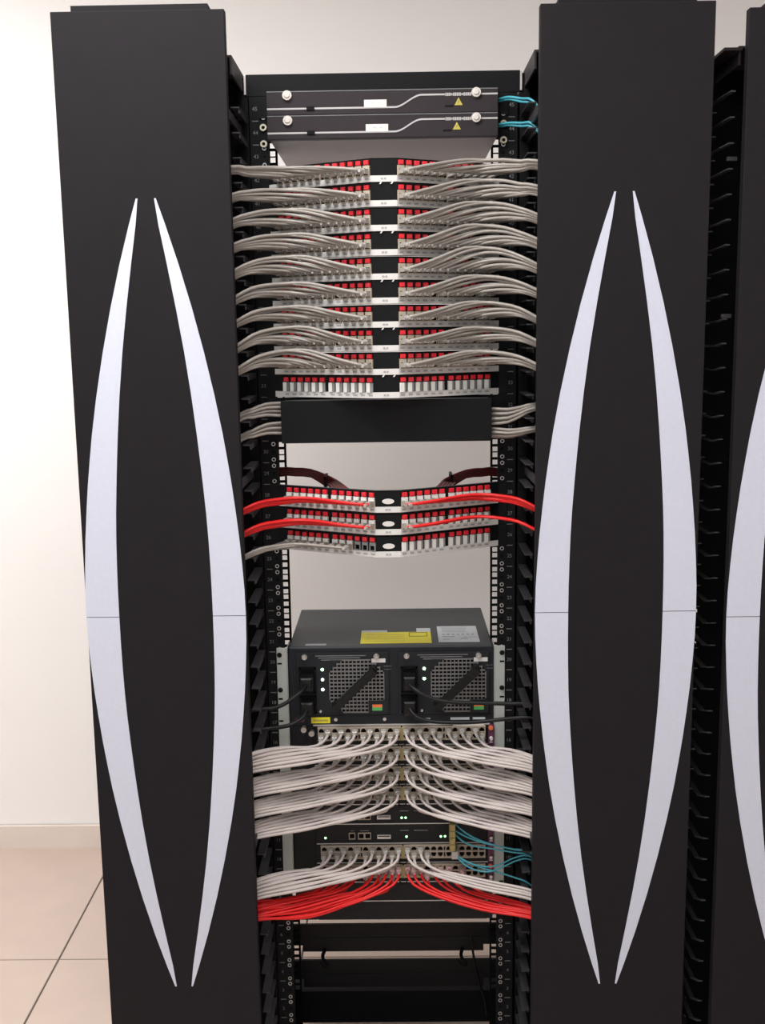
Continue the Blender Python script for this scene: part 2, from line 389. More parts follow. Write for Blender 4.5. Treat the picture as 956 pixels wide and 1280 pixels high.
# ------------------------------------------------------------------ fibre drawers
def drawer(k, label, wx, kz):
    zt, zb = Zu(k) + 0.004, Zu(k + 0.955) + 0.002
    r = empty('fibre_enclosure', (0, 0.15, zb)); tag(r, label, 'fibre drawer', 'fibre drawers at the top of the rack')
    MB().box(-0.2190, 0.2190, -0.012, 0.36, zb + 0.0015, zt - 0.002).build('body', 'drawer_grey', r)
    f = bevel(MB().box(-0.2225, 0.2195, -0.030, -0.012, zb, zt).build('front_panel', 'drawer_black', r), 0.0015)
    # silver pinstripe with a rising s-bend
    lo, hi = Zu(k + 0.650), Zu(k + 0.165); th = 0.0016
    def line(p0, p1, mb):
        mb.box(p0, p1, -0.0308, -0.0298, lo - th, lo + th)
    ln = MB(); line(-0.2215, -0.146, ln); ln.build('pinstripe', 'line_silver', f)
    ln = MB(); line(-0.131, 0.022, ln)
    n = 14; L = []; R = []
    for i in range(n + 1):
        t = i / n; x = 0.022 + 0.052 * t; z = lo + (hi - lo) * (t * t * (3 - 2 * t)) ; L.append((x, z - th)); R.append((x, z + th))
    ln.strip_xz(L, R, -0.0308, -0.0298)
    ln.box(0.074, 0.118, -0.0308, -0.0298, hi - th, hi + th)
    ln.build('pinstripe', 'line_silver', f)
    MB().box(0.186, 0.2185, -0.0308, -0.0298, hi - th, hi + th).build('pinstripe', 'line_silver', f)
    MB().box(-0.2215, 0.2185, -0.0306, -0.0298, zt - 0.0022, zt - 0.0008).build('top_edge', 'mark_grey', f)
    # maker's lettering, too small to read: a run of narrow silver characters
    tx = MB(); rs = random.Random(3)
    x = 0.119
    while x < 0.166:
        w = rs.uniform(0.0022, 0.0036); hgt = 0.0029 if rs.random() < 0.8 else 0.0019
        tx.box(x, x + w, -0.0306, -0.0299, hi - hgt, hi + hgt); x += w + 0.0009
    tag(tx.build('lettering', 'line_silver', f), kind='stuff')
    # pull screws (white knobs)
    for x in (-0.1825, 0.1775):
        kb = MB().cyl((x, -0.030, kz), (0, -1, 0), 0.0092, 0.0088, 0.005, 18).cyl((x, -0.035, kz), (0, -1, 0), 0.0062, 0.0045, 0.002, 14)
        kb.build('knob', 'knob_white', r)
    MB().box(wx - 0.0215, wx + 0.0215, -0.0312, -0.030, Zu(k + 0.645), Zu(k + 0.335)).build('label_plate', 'label_white', f)
    pr = MB()
    for x0, x1 in ((-0.008, -0.001), (0.0045, 0.0105)): pr.box(wx + x0, wx + x1, -0.0316, -0.0311, Zu(k + 0.49), Zu(k + 0.43))
    tag(pr.build('print', 'label_grey', f), kind='stuff')
    tx0 = 0.1440 if k == 0 else 0.1405
    ty = MB().prism_xz([(tx0 - 0.0078, Zu(k + 0.615)), (tx0 + 0.0078, Zu(k + 0.615)), (tx0, Zu(k + 0.300))], -0.0312, -0.030)
    ty.build('warning_sign', 'triangle_yellow', f)
    w = MB()
    w.prism_xz([(tx0 - 0.0006, Zu(k + 0.47)), (tx0 + 0.0022, Zu(k + 0.40)), (tx0 + 0.0006, Zu(k + 0.475)), (tx0 - 0.0012, Zu(k + 0.57))], -0.0316, -0.0311)
    w.build('lightning_bolt', 'print_dark', f)
    MB().box(tx0 - 0.026, tx0 - 0.010, -0.0306, -0.0299, Zu(k + 0.68), Zu(k + 0.60)).build('print', 'matt_black', f)
    lt = MB().box(-0.146, -0.131, -0.0330, -0.0299, lo - 0.003, lo + 0.0035); lt.build('latch', 'matt_black', f)
    for sgn in (-1, 1):
        MB().box(sgn * 0.2190, sgn * 0.2415, -0.0035, 0.0, zb + 0.001, zt - 0.004).build('mounting_ear', 'rack_black', r)
    return r
dr1 = drawer(0, 'upper of the two black fibre drawers with silver pinstripes', -0.0145, 2.0853)
dr2 = drawer(1, 'lower of the two black fibre drawers with silver pinstripes', -0.0120, 2.0395)
for sgn in (-1, 1):
    for z in (Zu(1.30), Zu(1.985)):
        s = MB().cyl((sgn * 0.2325, -0.0035, z), (0, -1, 0), 0.0072, 0.0066, 0.0030, 14).ring((sgn * 0.2325, z), 0.0034, 0.0066, -0.0085, -0.0060, 12)
        o = s.build('screw', 'brass_screw', dr2)
        MB().cyl((sgn * 0.2325, -0.0064, z), (0, -1, 0), 0.0034, 0.0034, 0.0004, 10).build('screw_socket', 'hole_dark', o)

# ------------------------------------------------------------------ angled patch panels
CX, CY, EX, EY = 0.0240, -0.110, 0.2240, -0.006
ANG = math.atan2(EY - CY, EX - CX)                 # slope of a wing
PROFILE = [(-0.2420, -0.0035), (-EX, -0.0045), (-EX, EY), (-CX, CY), (CX, CY), (EX, EY), (EX, -0.0045), (0.2420, -0.0035)]
WING = [(-EX, EY), (-CX, CY), (CX, CY), (EX, EY)]
def face_y(ax): return CY + (EY - CY) * (ax - CX) / (EX - CX) if ax > CX else CY
def jack_x(j): return 0.0310 + 0.01490 * j + (0.0045 if j >= 6 else 0)
def off(pts, d): return [(x, y - d) for x, y in pts]
# meshes in jack space: front at -y, origin on the panel face at the row's middle height
JACK_USED = MB().box(-0.0068, 0.0068, -0.004, 0.002, -0.0100, 0.0085).box(-0.0050, 0.0050, -0.0048, -0.0038, -0.0085, 0.002, 1).mesh('jack', ['jack_beige', 'hole_dark'])
JACK_EMPTY = MB().box(-0.0066, 0.0012, -0.0050, 0.002, -0.0100, 0.0080).box(0.0012, 0.0066, -0.0030, 0.002, -0.0100, 0.0080, 1).mesh('jack', ['jack_white', 'jack_grey'])
JACK_REDROW = MB().box(-0.0060, 0.0060, -0.0055, 0.002, 0.0015, 0.0085).box(-0.0068, 0.0068, -0.004, 0.002, -0.0100, 0.0015, 1).mesh('jack', ['jack_white', 'jack_beige'])
JACK_OPEN = MB().box(-0.0066, 0.0066, -0.0030, 0.002, 0.0015, 0.0080, 1).box(-0.0066, 0.0066, -0.0030, 0.002, -0.0100, -0.0080, 1).box(-0.0066, -0.0046, -0.0030, 0.002, -0.0080, 0.0015, 1)\
    .box(0.0046, 0.0066, -0.0030, 0.002, -0.0080, 0.0015, 1).box(-0.0046, 0.0046, -0.0004, 0.002, -0.0080, 0.0015, 2).mesh('jack', ['jack_white', 'jack_grey', 'hole_dark'])
ICON = MB().cbox(-0.0049, 0.0049, -0.0052, 0.002, 0.0097, 0.0178, 0.0008).mesh('icon', 'icon_red')
NTH = ['first', 'second', 'third', 'fourth', 'fifth', 'sixth', 'seventh', 'eighth', 'ninth', 'tenth', 'eleventh', 'twelfth']
ORD = ['topmost', 'second', 'third', 'fourth', 'fifth', 'sixth', 'seventh', 'eighth', 'ninth', 'tenth']
def panel(k, rows, label, kinds, style, group):
    """kinds[row][side] -> list of 12 jack meshes; side 0 left, 1 right"""
    r = empty('patch_bay', (0, -0.05, Zu(k + rows))); tag(r, label, 'patch panel', group)
    MB().wallstrip(PROFILE, 0.0022, Zu(k + rows) + 0.0006, Zu(k) - 0.0006).build('bracket', 'panel_black', r)
    rl = MB()
    for z in (Zu(k) - 0.0022, Zu(k + rows) + 0.0008): rl.wallstrip(off(WING, 0.0), 0.012, z, z + 0.0014)
    rl.build('flange', 'panel_black', r)
    for i in range(rows):
        zc = Zu(k + i + 0.5)
        zb = Zu(k + i + 1)
        st = MB().wallstrip(off(WING, 0.0022), 0.0024, zb + 0.0012, zb + 0.0124)
        so = st.build('label_strip', 'strip_white', r)
        pr = MB()
        for side in (-1, 1):
            for j in range(12):
                x = jack_x(j); y = face_y(x)
                w = 0.0040
                x0, x1 = x - w, x + w
                pr.add([(side*x0, face_y(x0) - 0.0027, zb + 0.0052), (side*x1, face_y(x1) - 0.0027, zb + 0.0052), (side*x1, face_y(x1) - 0.0027, zb + 0.0084), (side*x0, face_y(x0) - 0.0027, zb + 0.0084)],
                       [(0, 1, 2, 3) if side > 0 else (3, 2, 1, 0)])
        pr.box(-0.0055, -0.0010, CY - 0.0028, CY - 0.0024, zb + 0.0052, zb + 0.0086).box(0.0005, 0.0045, CY - 0.0028, CY - 0.0024, zb + 0.0052, zb + 0.0086)
        tag(pr.build('port_numbers', 'print_grey', so), kind='stuff')
        if style == 'tabs' and i == 0:
            for x in (-0.0085, 0.0125):
                MB().prism_xz([(x, zb - 0.0030), (x + 0.003, zb - 0.0030), (x + 0.0055, zb + 0.0008), (x + 0.0025, zb + 0.0008)], CY - 0.0040, CY - 0.0006).build('clip', 'strip_white', r)
        if style == 'oval':
            ov = MB(); pts = [(0.0118 * math.cos(t * math.pi / 12), zc + 0.0008 + 0.0052 * math.sin(t * math.pi / 12)) for t in range(24)]
            ov.prism_xz(pts, CY - 0.0016, CY + 0.0001); ov.build('oval_badge', 'label_white', r)
        for s_, side in enumerate((-1, 1)):
            for j in range(12):
                x = jack_x(j); me = kinds[i][s_][j]
                ja = inst('jack', me, r, Vector((side * x, face_y(x), zc)) - Vector((0, -0.05, Zu(k + rows))), side * ANG)
                inst('icon', ICON, ja, (0, 0, 0))
    return r
GP = 'two-row angled patch panels'
for n in range(5):
    k = 3 + 2 * n
    used = [[JACK_USED] * 12, [JACK_USED] * 12]
    second = [[JACK_EMPTY] * 12] * 2 if n == 4 else used
    lab = ['topmost two-row patch panel, just under the fibre drawers', 'second two-row patch panel below the fibre drawers', 'third of five two-row patch panels, the middle one',
           'fourth two-row patch panel, one above the half-empty one', 'lowest two-row patch panel, its bottom row of jacks empty'][n]
    panel(k, 2, lab, [used, second], 'tabs', GP)
GR = 'single-row angled patch panels with white ovals'
RR = [JACK_REDROW] * 12
panel(17, 1, 'upper of the three single-row patch panels, filled with red cables', [[RR, RR]], 'oval', GR)
panel(18, 1, 'middle of the three single-row patch panels, right wing mostly empty', [[RR, [JACK_REDROW] * 3 + [JACK_EMPTY] * 9]], 'oval', GR)
panel(19, 1, 'lowest of the three single-row patch panels, fed by grey cables', [[[JACK_OPEN] * 3 + [JACK_REDROW] * 9, [JACK_EMPTY] * 12]], 'oval', GR)

# ------------------------------------------------------------------ cables
PLUG = {}
def plug_mesh(m, boot):
    key = (m, boot)
    if key not in PLUG:
        b = MB().cbox(-0.0054, 0.0054, -0.016, 0.0, -0.0040, 0.0040, 0.0010).box(-0.0028, 0.0028, -0.015, -0.002, 0.0040, 0.0056)
        b.cyl((0, -0.015, 0), (0, -1, 0), 0.0042, 0.0031, 0.011, 8, 1)
        PLUG[key] = b.mesh('plug', [m, boot])
    return PLUG[key]
def cable(name, pts, r, m, label, cat, group, plug=None, n=26, sides=7):
    """pts[0] is the jack; plug = (material, boot material, rotation about z)"""
    base = Vector(pts[0])
    o = MB().tube(spline(pts, n), r, sides).build(name, m, None, base)
    tag(o, label, cat, group)
    if plug:
        inst('plug', plug_mesh(plug[0], plug[1]), o, (-(Vector(plug[3])) if len(plug) > 3 else (0, 0, 0)), plug[2])
    return o
rnd = random.Random(21)
def disc(rad):
    a = rnd.uniform(0, 2 * math.pi); q = rad * math.sqrt(rnd.random()); return q * math.cos(a), q * math.sin(a)
sn, cs = math.sin(ANG), math.cos(ANG)
def panel_cable(k, side, j, hump, zend, r, m, label, group, plugm, bootm, ry, rz, spread=1.0, fwd=0.040, name='patch_cable'):
    x = jack_x(j); zc = Zu(k + 0.5) - 0.0035; y = face_y(x)
    nx, ny = sn, -cs                                          # outward normal of a wing (for the right; mirrored)
    nx = abs(sn)
    p0 = (x + nx * 0.004, y + ny * 0.004); p1 = (x + nx * 0.026, y + ny * 0.026)
    pts = [(p0[0], p0[1], zc), (p1[0], p1[1], zc + 0.001)]
    fan = j / 11.0
    for ax in (x + 0.058, 0.150, 0.190, 0.225, 0.252):
        if ax < x + 0.050: continue
        if len(pts) > 2 and ax - abs(pts[-1][0]) < 0.022: continue
        w = min(1.0, (ax - x) / 0.11)
        bl = min(1.0, max(0.0, (ax - 0.150) / 0.130)); bl = bl * bl * (3 - 2 * bl)
        yy = (face_y(min(ax, 0.235)) - fwd) * (1 - bl) + (-0.124) * bl
        hz = hump * math.sin(math.pi * min(1, max(0, (ax - 0.03) / 0.245)) ** 1.25)
        pts.append((ax, yy + ry * w, zc + 0.002 + hz * w + rz * w * (1.15 if ax < 0.24 else 0.85)))
    pts.append((0.2800, -0.126 + ry * 0.9, zc + 0.0035 + zend + rz * 0.55))
    pts.append((0.325, -0.128 + ry, zc + zend - 0.022 + rz * 0.6))
    pts.append((0.365, -0.085 + ry, zc + zend - 0.085 + rz * 0.6))
    pts = [(side * a, b, c_) for a, b, c_ in pts]
    return cable(name, pts, r, m, label, 'network cable', group, (plugm, bootm, side * ANG))
HUMP_L = [0.004, 0.006, 0.012, 0.012, 0.014, 0.011, 0.013, 0.017, 0.018]
HUMP_R = [0.008, 0.014, 0.019, 0.021, 0.024, 0.018, 0.017, 0.012, 0.012]
ZE_L = [0.003, -0.003, -0.004, -0.004, -0.007, -0.010, -0.010, -0.011, -0.0095]
ZE_R = [0.003, 0.002, -0.003, -0.003, -0.004, -0.005, -0.009, -0.0085, -0.0075]
SPREAD = {-1: [.0085, .0085, .0118, .0105, .0112, .0085, .0078, .0088, .0092], 1: [.0095, .0120, .0130, .0125, .0130, .0100, .0085, .0080, .0085]}
for row in range(9):
    cnt = 12 if row < 5 else 10
    for side in (-1, 1):
        LANE = [rnd.uniform(-0.0014, 0.0014) for _ in range(5)]
        hump = (HUMP_L if side < 0 else HUMP_R)[row]; ze = (ZE_L if side < 0 else ZE_R)[row]
        word = 'left' if side < 0 else 'right'
        for j in range(cnt):
            jj = j if cnt == 12 else [0, 1, 2, 3, 5, 6, 7, 8, 10, 11][j]
            # inner cables ride on top and in front of the outer ones
            ry, rz = disc(0.0008); lane = (jj * 5) // 12; rz += SPREAD[side][row] * (1 - lane / 2.0) + LANE[lane]; ry += -0.005 * (1 - lane / 2.0) + (0.0055 if jj % 2 else 0.0)
            panel_cable(3 + row, side, jj, hump, ze, 0.0032, 'cable_grey', f'grey patch cable in the {NTH[jj]} jack {word} of centre, {ORD[row]} patch panel row', f'grey cables, {word} bundle, patch row {row + 1}', 'plug_clear', 'boot_grey', ry, rz)
# red and grey cables of the single-row panels
for row, side, js, m, word in ((0, -1, range(12), 'cable_red', 'red'), (0, 1, range(12), 'cable_red', 'red'), (1, -1, range(12), 'cable_red', 'red'),
                               (1, 1, range(3), 'cable_red', 'red'), (2, -1, range(3, 12), 'cable_grey', 'grey')):
    lr = 'left' if side < 0 else 'right'; tier = ['upper', 'middle', 'lowest'][row]
    for j in js:
        ry, rz = disc(0.0008); rz += 0.0070 * (1 - ((j * 5) // 12) / 2.0) - 0.004; ry += -0.004 * (1 - j / 5.5) + (0.005 if j % 2 else 0)
        panel_cable(17 + row, side, j, 0.003 if side < 0 else 0.005, -0.0110, 0.0031, m,
                    f'{word} patch cable in the {NTH[j]} jack {lr} of centre, {tier} single-row panel', f'{word} cables, {lr} wing, {tier} single-row panel', 'plug_clear' if m != 'cable_red' else 'plug_clear', 'boot_grey' if m != 'cable_red' else 'plug_clear', ry, rz)
# dark red cables behind the single-row panels
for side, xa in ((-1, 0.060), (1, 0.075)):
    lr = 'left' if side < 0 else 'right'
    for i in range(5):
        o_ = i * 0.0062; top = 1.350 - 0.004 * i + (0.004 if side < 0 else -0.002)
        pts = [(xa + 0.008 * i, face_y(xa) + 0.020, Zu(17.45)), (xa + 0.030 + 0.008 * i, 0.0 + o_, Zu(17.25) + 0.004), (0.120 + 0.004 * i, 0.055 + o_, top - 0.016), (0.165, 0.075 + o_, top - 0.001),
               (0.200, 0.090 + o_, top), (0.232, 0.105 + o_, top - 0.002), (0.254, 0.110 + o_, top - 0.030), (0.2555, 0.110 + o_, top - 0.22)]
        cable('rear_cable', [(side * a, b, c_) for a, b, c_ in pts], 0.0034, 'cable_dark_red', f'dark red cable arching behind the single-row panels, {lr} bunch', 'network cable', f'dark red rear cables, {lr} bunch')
    tie = MB().box(side * 0.1290, side * 0.1345, 0.040, 0.100, 1.3405, 1.3430).box(side * 0.1290, side * 0.1345, 0.040, 0.0415, 1.3200, 1.3430).box(side * 0.1290, side * 0.1345, 0.0985, 0.100, 1.3200, 1.3430).box(side * 0.1290, side * 0.1345, 0.040, 0.100, 1.3180, 1.3200).build('cable_tie', 'matt_black', None, (side * 0.132, 0.06, 1.33))
    tag(tie, f'black tie around the {lr} bunch of dark red cables', 'cable tie')

# ------------------------------------------------------------------ horizontal cable manager with its cables
hm = empty('horizontal_cable_manager', (0, -0.03, Zu(15))); tag(hm, 'plain black cable manager cover below the upper patch panels', 'cable manager')
bevel(MB().box(-0.2090, 0.2050, -0.062, -0.059, Zu(15) + 0.0005, Zu(13) - 0.0045).build('cover', 'panel_black', hm), 0.001)
MB().box(-0.2060, 0.2020, -0.0590, -0.006, Zu(15) + 0.002, Zu(15) + 0.0045).box(-0.2060, 0.2020, -0.0590, -0.006, Zu(13) - 0.008, Zu(13) - 0.0055).build('duct', 'panel_black', hm)
MB().box(-0.2420, 0.2420, -0.0035, -0.0005, Zu(15) + 0.001, Zu(13) - 0.001).build('back_panel', 'panel_black', hm)
for side in (-1, 1):
    lr = 'left' if side < 0 else 'right'
    groups = [(1.503, 1.478, 1.4805, 7), (1.464, 1.443, 1.440, 5)] if side < 0 else [(1.486, 1.456, 1.4905, 7), (1.447, 1.430, 1.4465, 6)]
    for g, (z0, z1, ze, cnt) in enumerate(groups):
        for i in range(cnt):
            t = i / (cnt - 1); z = z0 + (z1 - z0) * t; yo = rnd.uniform(-0.006, 0.006) + (0.010 if i % 2 else 0)
            b = 0.004 if side < 0 else -0.004
            ze_ = ze + (0.5 - t) * (0.012 if cnt == 7 else 0.009)
            pts = [(0.10, -0.035 + yo, z), (0.160, -0.040 + yo, z), (0.205, -0.046 + yo, z), (0.238, -0.062 + yo, z + (ze_ - z) * 0.30 + b), (0.262, -0.082 + yo, z + (ze_ - z) * 0.72 + b * 0.6), (0.282, -0.092 + yo, ze_), (0.325, -0.095 + yo, ze_ + (0.0 if side > 0 else -0.035)), (0.360, -0.06, ze_ - 0.08)]
            cable('patch_cable', [(side * a, y_, z_) for a, y_, z_ in pts], 0.0030, 'cable_grey',
                  f'grey cable at the {lr} end of the plain cover, {NTH[i]} from the top, {"upper" if g == 0 else "lower"} bunch', 'network cable', f'grey cables from the {lr} end of the cover, bunch {g + 1}', n=22)

# ------------------------------------------------------------------ chassis switch
ZT, ZB = 0.9880, 0.3705
sw = empty('network_switch', (0, 0.15, ZB)); tag(sw, 'tall dark grey chassis switch with two power supplies and line cards', 'network switch')
bd = MB().box(-0.2140, 0.2150, 0.002, 0.315, ZB, ZT)
bevel(bd.build('body', 'chassis_grey', sw), 0.003)
MB().box(-0.2140, 0.2150, -0.0015, 0.002, ZB, ZT - 0.004).build('front_frame', 'chassis_front', sw)
for sgn in (-1, 1):
    e = MB().box(sgn * 0.2185, sgn * 0.2395, -0.0032, -0.0008, Zu(37.0), 0.9880); e.box(sgn * 0.2165, sgn * 0.2185, -0.0032, 0.05, Zu(37.0), 0.9880)
    ear = bevel(e.build('mounting_ear', 'ear_metal', sw), 0.001)
    hm_ = MB()
    for kk in (25.14, 25.56, 26.86, 27.3, 28.4, 29.9, 31.2, 33.0, 36.72): hm_.box(sgn * 0.2335 - 0.0045, sgn * 0.2335 + 0.0045, -0.0038, -0.0030, Zu(kk) - 0.0018, Zu(kk) + 0.0018)
    tag(hm_.build('ear_slots', 'hole_dark', ear), kind='stuff')
    for kk in (25.14, 26.86):
        MB().cyl((sgn * 0.2335, -0.0032, Zu(kk)), (0, -1, 0), 0.0055, 0.0045, 0.003, 12).build('screw', 'rack_black', sw)
# stickers on the top
def sticker(name, m, x0, x1, y0, y1, lift=0.0006): return MB().box(x0, x1, y0, y1, ZT, ZT + lift).build(name, m, sw)
y_ = sticker('yellow_sticker', 'label_yellow', -0.0640, 0.0875, 0.022, 0.106, 0.0008)
fr = MB()
for a in ((0.040, 0.080, 0.098, 0.101), (0.040, 0.080, 0.070, 0.073), (0.040, 0.0415, 0.070, 0.101), (0.0785, 0.080, 0.070, 0.101)): fr.box(*a, ZT + 0.0008, ZT + 0.0011)
for i in range(4): fr.box(-0.054, 0.030, 0.036 + i * 0.016, 0.0385 + i * 0.016, ZT + 0.0008, ZT + 0.0009, 1)
fr.build('print', ['print_dark', 'triangle_yellow'], y_)
sticker('white_sticker', 'label_grey', -0.0638, -0.0075, 0.106, 0.122); sticker('white_sticker', 'label_grey', 0.057, 0.0875, 0.106, 0.136)
w_ = sticker('rating_sticker', 'label_grey', 0.1025, 0.1895, 0.026, 0.150)
wp = MB(); rs = random.Random(5)
for i in range(5): wp.box(0.112, 0.182 - rs.uniform(0, 0.02), 0.138 - i * 0.009, 0.1405 - i * 0.009, ZT + 0.0006, ZT + 0.0008)
for i in range(7): wp.box(0.112 + i * 0.0105, 0.118 + i * 0.0105, 0.080, 0.088, ZT + 0.0006, ZT + 0.0008)
for a in ((0.112, 0.138, 0.064, 0.069), (0.112, 0.126, 0.044, 0.048), (0.156, 0.186, 0.060, 0.063), (0.150, 0.166, 0.048, 0.053)): wp.box(*a, ZT + 0.0006, ZT + 0.0008)
tag(wp.build('print', 'print_grey', w_), kind='stuff')
MB().box(-0.180, -0.136, 0.012, 0.024, ZT, ZT + 0.0005).build('edge_sticker', 'print_grey', sw)
# two power supplies
def psu(x0, x1, n_led):
    p = bevel(MB().box(x0, x1, -0.0055, -0.0010, 0.8395, 0.9770).build('power_supply', 'chassis_front', sw), 0.001)
    d = x0 + 0.198
    gx0, gx1, gz0, gz1 = -0.1290 + d, -0.0150 + d, 0.8470, 0.9610
    MB().box(gx0, gx1, -0.0060, -0.0054, gz0, gz1).build('grille_recess', 'hole_dark', p)
    g = MB(); n = 14; stp = (gx1 - gx0) / n; cxg, czg = (gx0 + gx1) / 2, (gz0 + gz1) / 2; R_ = (gx1 - gx0) * 0.565
    for i in range(n + 1):
        x = gx0 + i * stp; hh = math.sqrt(max(0, R_**2 - (x - cxg)**2)); hh = min(hh, (gz1 - gz0) / 2)
        g.box(x - 0.0010, x + 0.0010, -0.0076, -0.0058, czg - hh, czg + hh)
        z = gz0 + i * (gz1 - gz0) / n; hh = math.sqrt(max(0, R_**2 - (z - czg)**2)); hh = min(hh, (gx1 - gx0) / 2)
        g.box(cxg - hh, cxg + hh, -0.0080, -0.0058, z - 0.0015, z + 0.0015)
    g.build('grille', 'grille_metal', p)
    MB().box(-0.0480 + d, -0.0090 + d, -0.0086, -0.0054, 0.8440, 0.8725).build('label_plate', 'chassis_front', p)
    gf = MB()
    for sx_, sz_ in ((-1, -1), (1, -1), (-1, 1), (1, 1)):
        c0x = gx0 if sx_ < 0 else gx1; c0z = gz0 if sz_ < 0 else gz1; q = 0.024
        gf.prism_xz([(c0x, c0z), (c0x - sx_ * q, c0z), (c0x, c0z - sz_ * q)], -0.0070, -0.0056)
    gf.build('grille_corner', 'chassis_front', p)
    # diagonal carrying handle
    ha, hb = Vector((-0.1150 + d, -0.030, 0.8660)), Vector((-0.0370 + d, -0.030, 0.9420))
    dv = (hb - ha).normalized(); nv = Vector((-dv.z, 0, dv.x)) * 0.0078
    vs = []
    for pt in (ha - dv * 0.004, hb + dv * 0.004):
        for yy in (-0.006, 0.006):
            for s_ in (-1, 1): vs.append((pt.x + nv.x * s_, pt.y + yy, pt.z + nv.z * s_))
    hdl = MB().add(vs, [(0,1,5,4),(2,6,7,3),(0,4,6,2),(1,3,7,5),(0,2,3,1),(4,5,7,6)])
    for pt in (ha, hb): hdl.cyl((pt.x, -0.005, pt.z), (0, -1, 0), 0.0095, 0.0088, 0.020, 12)
    hdl.build('handle', 'cable_black', p)
    for i in range(n_led):
        MB().cyl((-0.1440 + d, -0.0055, 0.9405 - 0.0218 * i), (0, -1, 0), 0.0033, 0.0026, 0.0022, 10).build('led', 'led_white', p)
    for (sx_, sz_) in ((-0.1805 + d, 0.9690), (-0.0300 + d, 0.9690)):
        MB().cyl((sx_, -0.0055, sz_), (0, -1, 0), 0.0062, 0.0056, 0.006, 14).cyl((sx_, -0.0115, sz_), (0, -1, 0), 0.0045, 0.0030, 0.0025, 12).build('screw', 'steel', p)
    MB().box(-0.0400 + d, -0.0110 + d, -0.0080, -0.0054, 0.9555, 0.9635).build('white_label', 'label_white', p)
    MB().box(-0.0400 + d, -0.0190 + d, -0.0092, -0.0054, 0.8580, 0.8640).build('orange_label', 'label_orange', p)
    MB().box(-0.0400 + d, -0.0190 + d, -0.0092, -0.0054, 0.8505, 0.8580).build('green_label', 'label_green', p)
    pr = MB(); rs = random.Random(9)
    for i in range(3): pr.box(-0.158 + d + 0.006 * i, -0.052 - 0.012 * i + d, -0.0059, -0.0054, 0.9695 - i * 0.0045, 0.9712 - i * 0.0045)
    pr.box(-0.013 + d, 0.0 + d, -0.0059, -0.0054, 0.9395, 0.9403); pr.box(-0.030 + d, 0.002 + d, -0.0059, -0.0054, 0.9465, 0.9473)
    tag(pr.build('print', 'mark_grey', p), kind='stuff')
    for (za, zb) in ((0.8900, 0.9460), (0.8450, 0.8840)):
        s = MB().box(-0.1930 + d, -0.1575 + d, -0.010, -0.0054, za, za + 0.004).box(-0.1930 + d, -0.1575 + d, -0.010, -0.0054, zb - 0.004, zb)
        s.box(-0.1930 + d, -0.1890 + d, -0.010, -0.0054, za, zb).box(-0.1615 + d, -0.1575 + d, -0.010, -0.0054, za, zb).box(-0.190 + d, -0.160 + d, -0.0062, -0.0054, za, zb)
        for q in (-1, 0, 1): s.box(-0.1765 + d + q * 0.007, -0.1745 + d + q * 0.007, -0.0085, -0.006, (za + zb) / 2 - 0.004, (za + zb) / 2 + 0.004)
        s.build('inlet', 'matt_black', p)
    MB().cyl((-0.1495 + d, -0.0055, 0.8490), (0, -1, 0), 0.0030, 0.0022, 0.004, 10).build('toggle', 'edge_silver', p)
    return p
psu(-0.1980, -0.0040, 3); psu(0.0160, 0.2070, 2)
# strip between power supplies and cards
s0 = 0.8175
MB().box(-0.2120, 0.2130, -0.0030, -0.0010, s0 + 0.001, 0.8385).build('divider_panel', 'chassis_front', sw)
MB().box(-0.1660, 0.2080, -0.0060, -0.0028, s0 - 0.0012, s0 + 0.0016).build('divider_edge', 'edge_silver', sw)
MB().box(-0.1700, -0.1300, -0.0042, -0.0028, 0.8220, 0.8350).build('yellow_label', 'label_yellow', sw)
MB().box(-0.1660, -0.1340, -0.0046, -0.0040, 0.8265, 0.8300).build('yellow_label_print', 'triangle_yellow', sw)
MB().box(-0.2040, -0.1850, -0.0042, -0.0028, 0.8250, 0.8320).build('maroon_label', 'label_maroon', sw)
for x in (-0.0145, -0.1180): MB().cyl((x, -0.0030, 0.8300), (0, -1, 0), 0.0040, 0.0036, 0.003, 12).build('screw', 'steel', sw)
for a in ((0.062, 0.082, -0.0040, -0.0028, 0.8275, 0.8310), (0.125, 0.165, -0.0040, -0.0028, 0.8265, 0.8320), (0.172, 0.198, -0.0040, -0.0028, 0.8270, 0.8320)): MB().box(*a).build('printed_label', 'label_grey', sw)
MB().box(0.130, 0.196, -0.0068, -0.0058, s0 - 0.004, s0 + 0.0025).build('card_label', 'label_white', sw)
